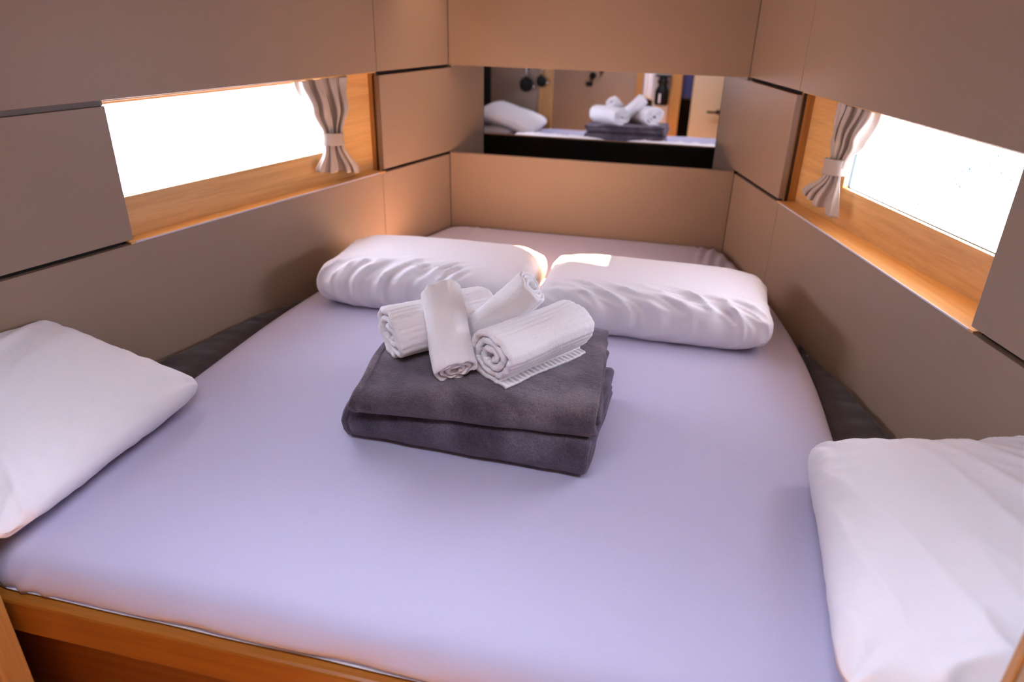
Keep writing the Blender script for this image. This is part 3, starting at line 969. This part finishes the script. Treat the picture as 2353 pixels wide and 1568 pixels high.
# ------------------------------------------------------------------ curtains
def curtain(f, label, dmid, rows, nfold, seed, damp):
    """rows: (z, s_from, s_to, pleat depth); tieback at row index 'tie'"""
    t_ = empty('curtain', f((rows[0][1] + rows[0][2]) / 2, dmid, rows[-1][0]), label, 'curtain', 'tied satin curtains')
    def interp(z):
        for a, b in zip(rows[:-1], rows[1:]):
            if b[0] <= z <= a[0]:
                k = (a[0] - z) / (a[0] - b[0]); k = k * k * (3 - 2 * k) if a[4] else k
                return [a[i] + (b[i] - a[i]) * k for i in range(4)]
        return rows[-1][:4]
    nu, nvv = 120, 60
    V, F = [], []
    zt, zb = rows[0][0], rows[-1][0]
    for j in range(nvv + 1):
        z = zt + (zb - zt) * j / nvv
        _, sa, sb, am = interp(z)
        for i in range(nu + 1):
            u = i / nu
            ph = (u + 0.10 * nz(u * 2.3, 0.7, seed + 3)) * nfold * 2 * math.pi + 1.6 * nz(u * 3, z * 6, seed)
            am_ = am * (0.75 + 0.9 * nz(u * nfold * 1.1, z * 3, seed + 5))
            s = sa + (sb - sa) * (u + 0.25 / nfold * math.sin(ph * 2) * 0.35)
            d = dmid + am_ * (1 - 2 * abs(math.sin(ph / 2)) ** 0.8) + 0.35 * am * nz(u * 9, z * 14, seed + 2)
            dz = 0.0
            if j > nvv * 0.8: dz = 0.008 * nz(u * 5, 3.0, seed) * (j / nvv - 0.8) / 0.2 + rows[-1][5] * (u - 0.5) * (j / nvv - 0.8) / 0.2
            V.append(f(s, d, z + dz))
    for j in range(nvv):
        for i in range(nu):
            a = j * (nu + 1) + i
            F.append((a, a + 1, a + nu + 2, a + nu + 1))
    dr = mk('drape', V, F, M['satin'], t_, True)
    so = dr.modifiers.new('cloth_thickness', 'SOLIDIFY'); so.thickness = 0.0012
    return t_

def tieback(f, parent, sa, sb, z0, z1, dmid, hw, slant):
    V, F = [], []
    n = 40
    for (zz, k) in ((z0, 1.04), (z0 + (z1 - z0) * 0.1, 1.07), ((z0 + z1) / 2, 1.0), (z1 - (z1 - z0) * 0.1, 1.07), (z1, 1.03)):
        for i in range(n):
            t = 2 * math.pi * i / n
            cs, sn = math.cos(t), math.sin(t)
            s = (sa + sb) / 2 + (sb - sa) / 2 * k * math.copysign(abs(cs) ** 0.8, cs)
            d = dmid + hw * k * math.copysign(abs(sn) ** 0.8, sn)
            V.append(f(s, d, zz + slant * cs))
    for j in range(4):
        for i in range(n):
            F.append((j * n + i, j * n + (i + 1) % n, (j + 1) * n + (i + 1) % n, (j + 1) * n + i))
    o = mk('tieback', V, F, M['satin'], parent, True)
    so = o.modifiers.new('cloth_thickness', 'SOLIDIFY'); so.thickness = 0.0015
c1 = curtain(LW, 'grey satin curtain tied back at the plain bright window', 0.024, [
    (0.584, 0.735, 0.520, 0.015, 1, 0), (0.50, 0.700, 0.528, 0.020, 1, 0), (0.425, 0.654, 0.566, 0.011, 0, 0), (0.385, 0.652, 0.566, 0.010, 1, 0), (0.302, 0.690, 0.492, 0.018, 1, -0.034)], 4, 1.0, 0.01)
tieback(LW, c1, 0.569, 0.655, 0.388, 0.426, 0.023, 0.020, 0.006)
c2 = curtain(RW, 'grey satin curtain tied back at the window flecked with sea spray', 0.034, [
    (0.584, 0.585, 0.790, 0.015, 1, 0), (0.50, 0.578, 0.745, 0.026, 1, 0), (0.445, 0.604, 0.692, 0.011, 0, 0), (0.405, 0.590, 0.680, 0.010, 1, 0), (0.315, 0.468, 0.700, 0.020, 1, -0.024)], 4, 6.0, 0.01)
tieback(RW, c2, 0.593, 0.685, 0.405, 0.447, 0.034, 0.021, 0.006)

# ------------------------------------------------------------------ things seen only in the mirror
def reading_lamp(x, z, r, label):
    y = -2.04
    t_ = empty('reading_lamp', XY(x, y, z), label, 'lamp', 'black reading lamps')
    lathe('wall_base', [(0.028, 0), (0.028, 0.012), (0.022, 0.016)], XY(x, y, z + 0.12), (0, 1, 0), M['black'], t_)
    tube('arm', [XY(x, y + 0.014, z + 0.12), XY(x, y + 0.05, z + 0.115), XY(x + 0.004, y + 0.06, z + 0.09), XY(x + 0.006, y + 0.06, z + r * 0.8)], 0.006, M['chrome'], t_)
    hd = lathe('lamp_head', [(r * 0.55, -0.03), (r * 0.9, -0.024), (r, 0.0), (r, 0.02), (r * 0.9, 0.028)], XY(x + 0.006, y + 0.06, z), (0.3, 0.85, -0.25), M['black'], t_)
    lathe('switch_knob', [(0.009, 0), (0.009, 0.014), (0.006, 0.017)], XY(x + 0.006 + r * 0.98, y + 0.06, z - r * 0.25), (1, 0, 0), M['chrome'], hd, 12)
reading_lamp(-0.775, 0.285, 0.046, 'black reading lamp on the bulkhead above the leaning pillow, larger of the two')
reading_lamp(-0.668, 0.310, 0.034, 'smaller black reading lamp on the door post')
t_ = slab('wall_trim', XY, -1.085, -1.035, -2.039, -2.02, 0.10, CEIL, M['panel_back'], None, 0.002)
tag(t_, 'tall black strip on the bulkhead beside the hull', 'trim')
t_ = empty('wall_spotlight', XY(-0.435, YB, 0.245), 'small round black spotlight on the taupe wall behind the bed foot', 'lamp')
lathe('head', [(0.018, 0), (0.027, 0.006), (0.027, 0.022), (0.022, 0.026)], XY(-0.433, YB + 0.001, 0.272), (0, 1, 0), M['black'], t_)
slab('stem', XY, -0.439, -0.431, YB + 0.001, YB + 0.012, 0.225, 0.25, M['black'], t_, 0.001)
t_ = empty('wall_socket', XY(-0.462, YB, 0.20), 'small black socket plate below the round spotlight', 'socket')
slab('plate', XY, -0.489, -0.434, YB + 0.0005, YB + 0.008, 0.188, 0.222, M['black'], t_, 0.003)
slab('rocker', XY, -0.475, -0.448, YB + 0.008, YB + 0.012, 0.196, 0.214, M['black'], t_, 0.001)
t_ = empty('coat_hook', XY(-0.365, YB, 0.28), 'black pointed coat hook beside the round spotlight', 'hook')
lathe('plate', [(0.016, 0), (0.016, 0.005)], XY(-0.365, YB + 0.0005, 0.305), (0, 1, 0), M['black'], t_)
tube('peg', [XY(-0.365, YB + 0.005, 0.305), XY(-0.365, YB + 0.03, 0.295), XY(-0.365, YB + 0.04, 0.275)], 0.006, M['black'], t_)

# bottle in a bracket on the white partition
t_ = empty('dispenser_bottle', XY(0.133, YB + 0.03, 0.075), 'black bottle hung in a bracket on the white partition', 'bottle')
bc = XY(0.133, YB + 0.045, 0.075)
bd = lathe('body', [(0.050, 0), (0.056, 0.006), (0.056, 0.095), (0.052, 0.115), (0.040, 0.135), (0.034, 0.145), (0.034, 0.165)], bc, (0, 0, 1), M['gloss'] if 'gloss' in M else M['black'], t_)
lathe('cap', [(0.040, 0), (0.042, 0.02), (0.030, 0.024), (0.030, 0.05)], bc + Vector((0, 0, 0.165)), (0, 0, 1), M['black'], t_)
slab('bracket', XY, 0.070, 0.196, YB - 0.028, YB + 0.08, 0.290, 0.302, M['black'], t_, 0.002)
slab('highlight_strip', XY, 0.112, 0.126, YB + 0.098, YB + 0.1015, 0.095, 0.165, M['core'], bd, 0)  # pale strip painted on as the bottle's vertical highlight

def hanging(name, label, cat, x0, x1, ztop, zb0, zb1, y, mat_, seed):
    V, F = [], []
    nu, nv_ = 28, 30
    for lay in (0, 1):
        for j in range(nv_ + 1):
            for i in range(nu + 1):
                u = i / nu
                zb = zb0 + (zb1 - zb0) * u
                z = ztop + (zb - ztop) * j / nv_
                V.append(XY(x0 + (x1 - x0) * u, y + lay * 0.008 + 0.007 * math.sin(u * 17 + seed) + 0.004 * nz(u * 4, z * 6, seed), z))
    w_ = nu + 1; st = (nv_ + 1) * w_
    for j in range(nv_):
        for i in range(nu):
            q = j * w_ + i
            F += [(q, q + 1, q + w_ + 1, q + w_), (st + q, st + q + 1, st + q + w_ + 1, st + q + w_)]
        for i in (0, nu):
            q = j * w_ + i
            F.append((q, q + w_, st + q + w_, st + q))
    for i in range(nu):
        for j in (0, nv_):
            q = j * w_ + i
            F.append((q, q + 1, st + q + 1, st + q))
    o = mk(name, V, F, mat_, None, True)
    return tag(o, label, cat)
hanging('hanging_towel', 'pale towel hanging in the doorway behind the bed foot', 'towel', -0.026, 0.066, 0.75, 0.115, 0.090, YB - 0.075, M['towel'], 1.0)
hanging('hanging_coat', 'dark brown garment hanging below the pale towel in the doorway', 'clothing', -0.024, 0.060, 0.74, -0.35, -0.36, YB - 0.100, M['dark'], 2.0)
hanging('door_curtain', 'navy curtain in the dark gap beside the beige door', 'curtain', 0.285, 0.366, CEIL2 - 0.01, 0.125, 0.115, YB - 0.05, M['blue'], 3.0)

# warm ceiling lamp of the space behind the camera
m_, nt_, p_ = mat_base('warm_lamp_lens', (1, 0.9, 0.8), 0.5)
p_.inputs['Emission Color'].default_value = (1.0, 0.72, 0.45, 1)
p_.inputs['Emission Strength'].default_value = 12.0
t_ = empty('ceiling_lamp', XY(0.35, -2.72, CEIL2 - 0.03), 'round warm ceiling lamp over the space at the bed foot', 'lamp')
lathe('rim', [(0.075, 0.0), (0.080, 0.006), (0.080, 0.029)], XY(0.35, -2.72, CEIL2 - 0.0295), (0, 0, 1), M['chrome'], t_)
lathe('lens', [(0.05, -0.004), (0.066, 0.0), (0.068, 0.004)], XY(0.35, -2.72, CEIL2 - 0.0345), (0, 0, 1), m_, t_)
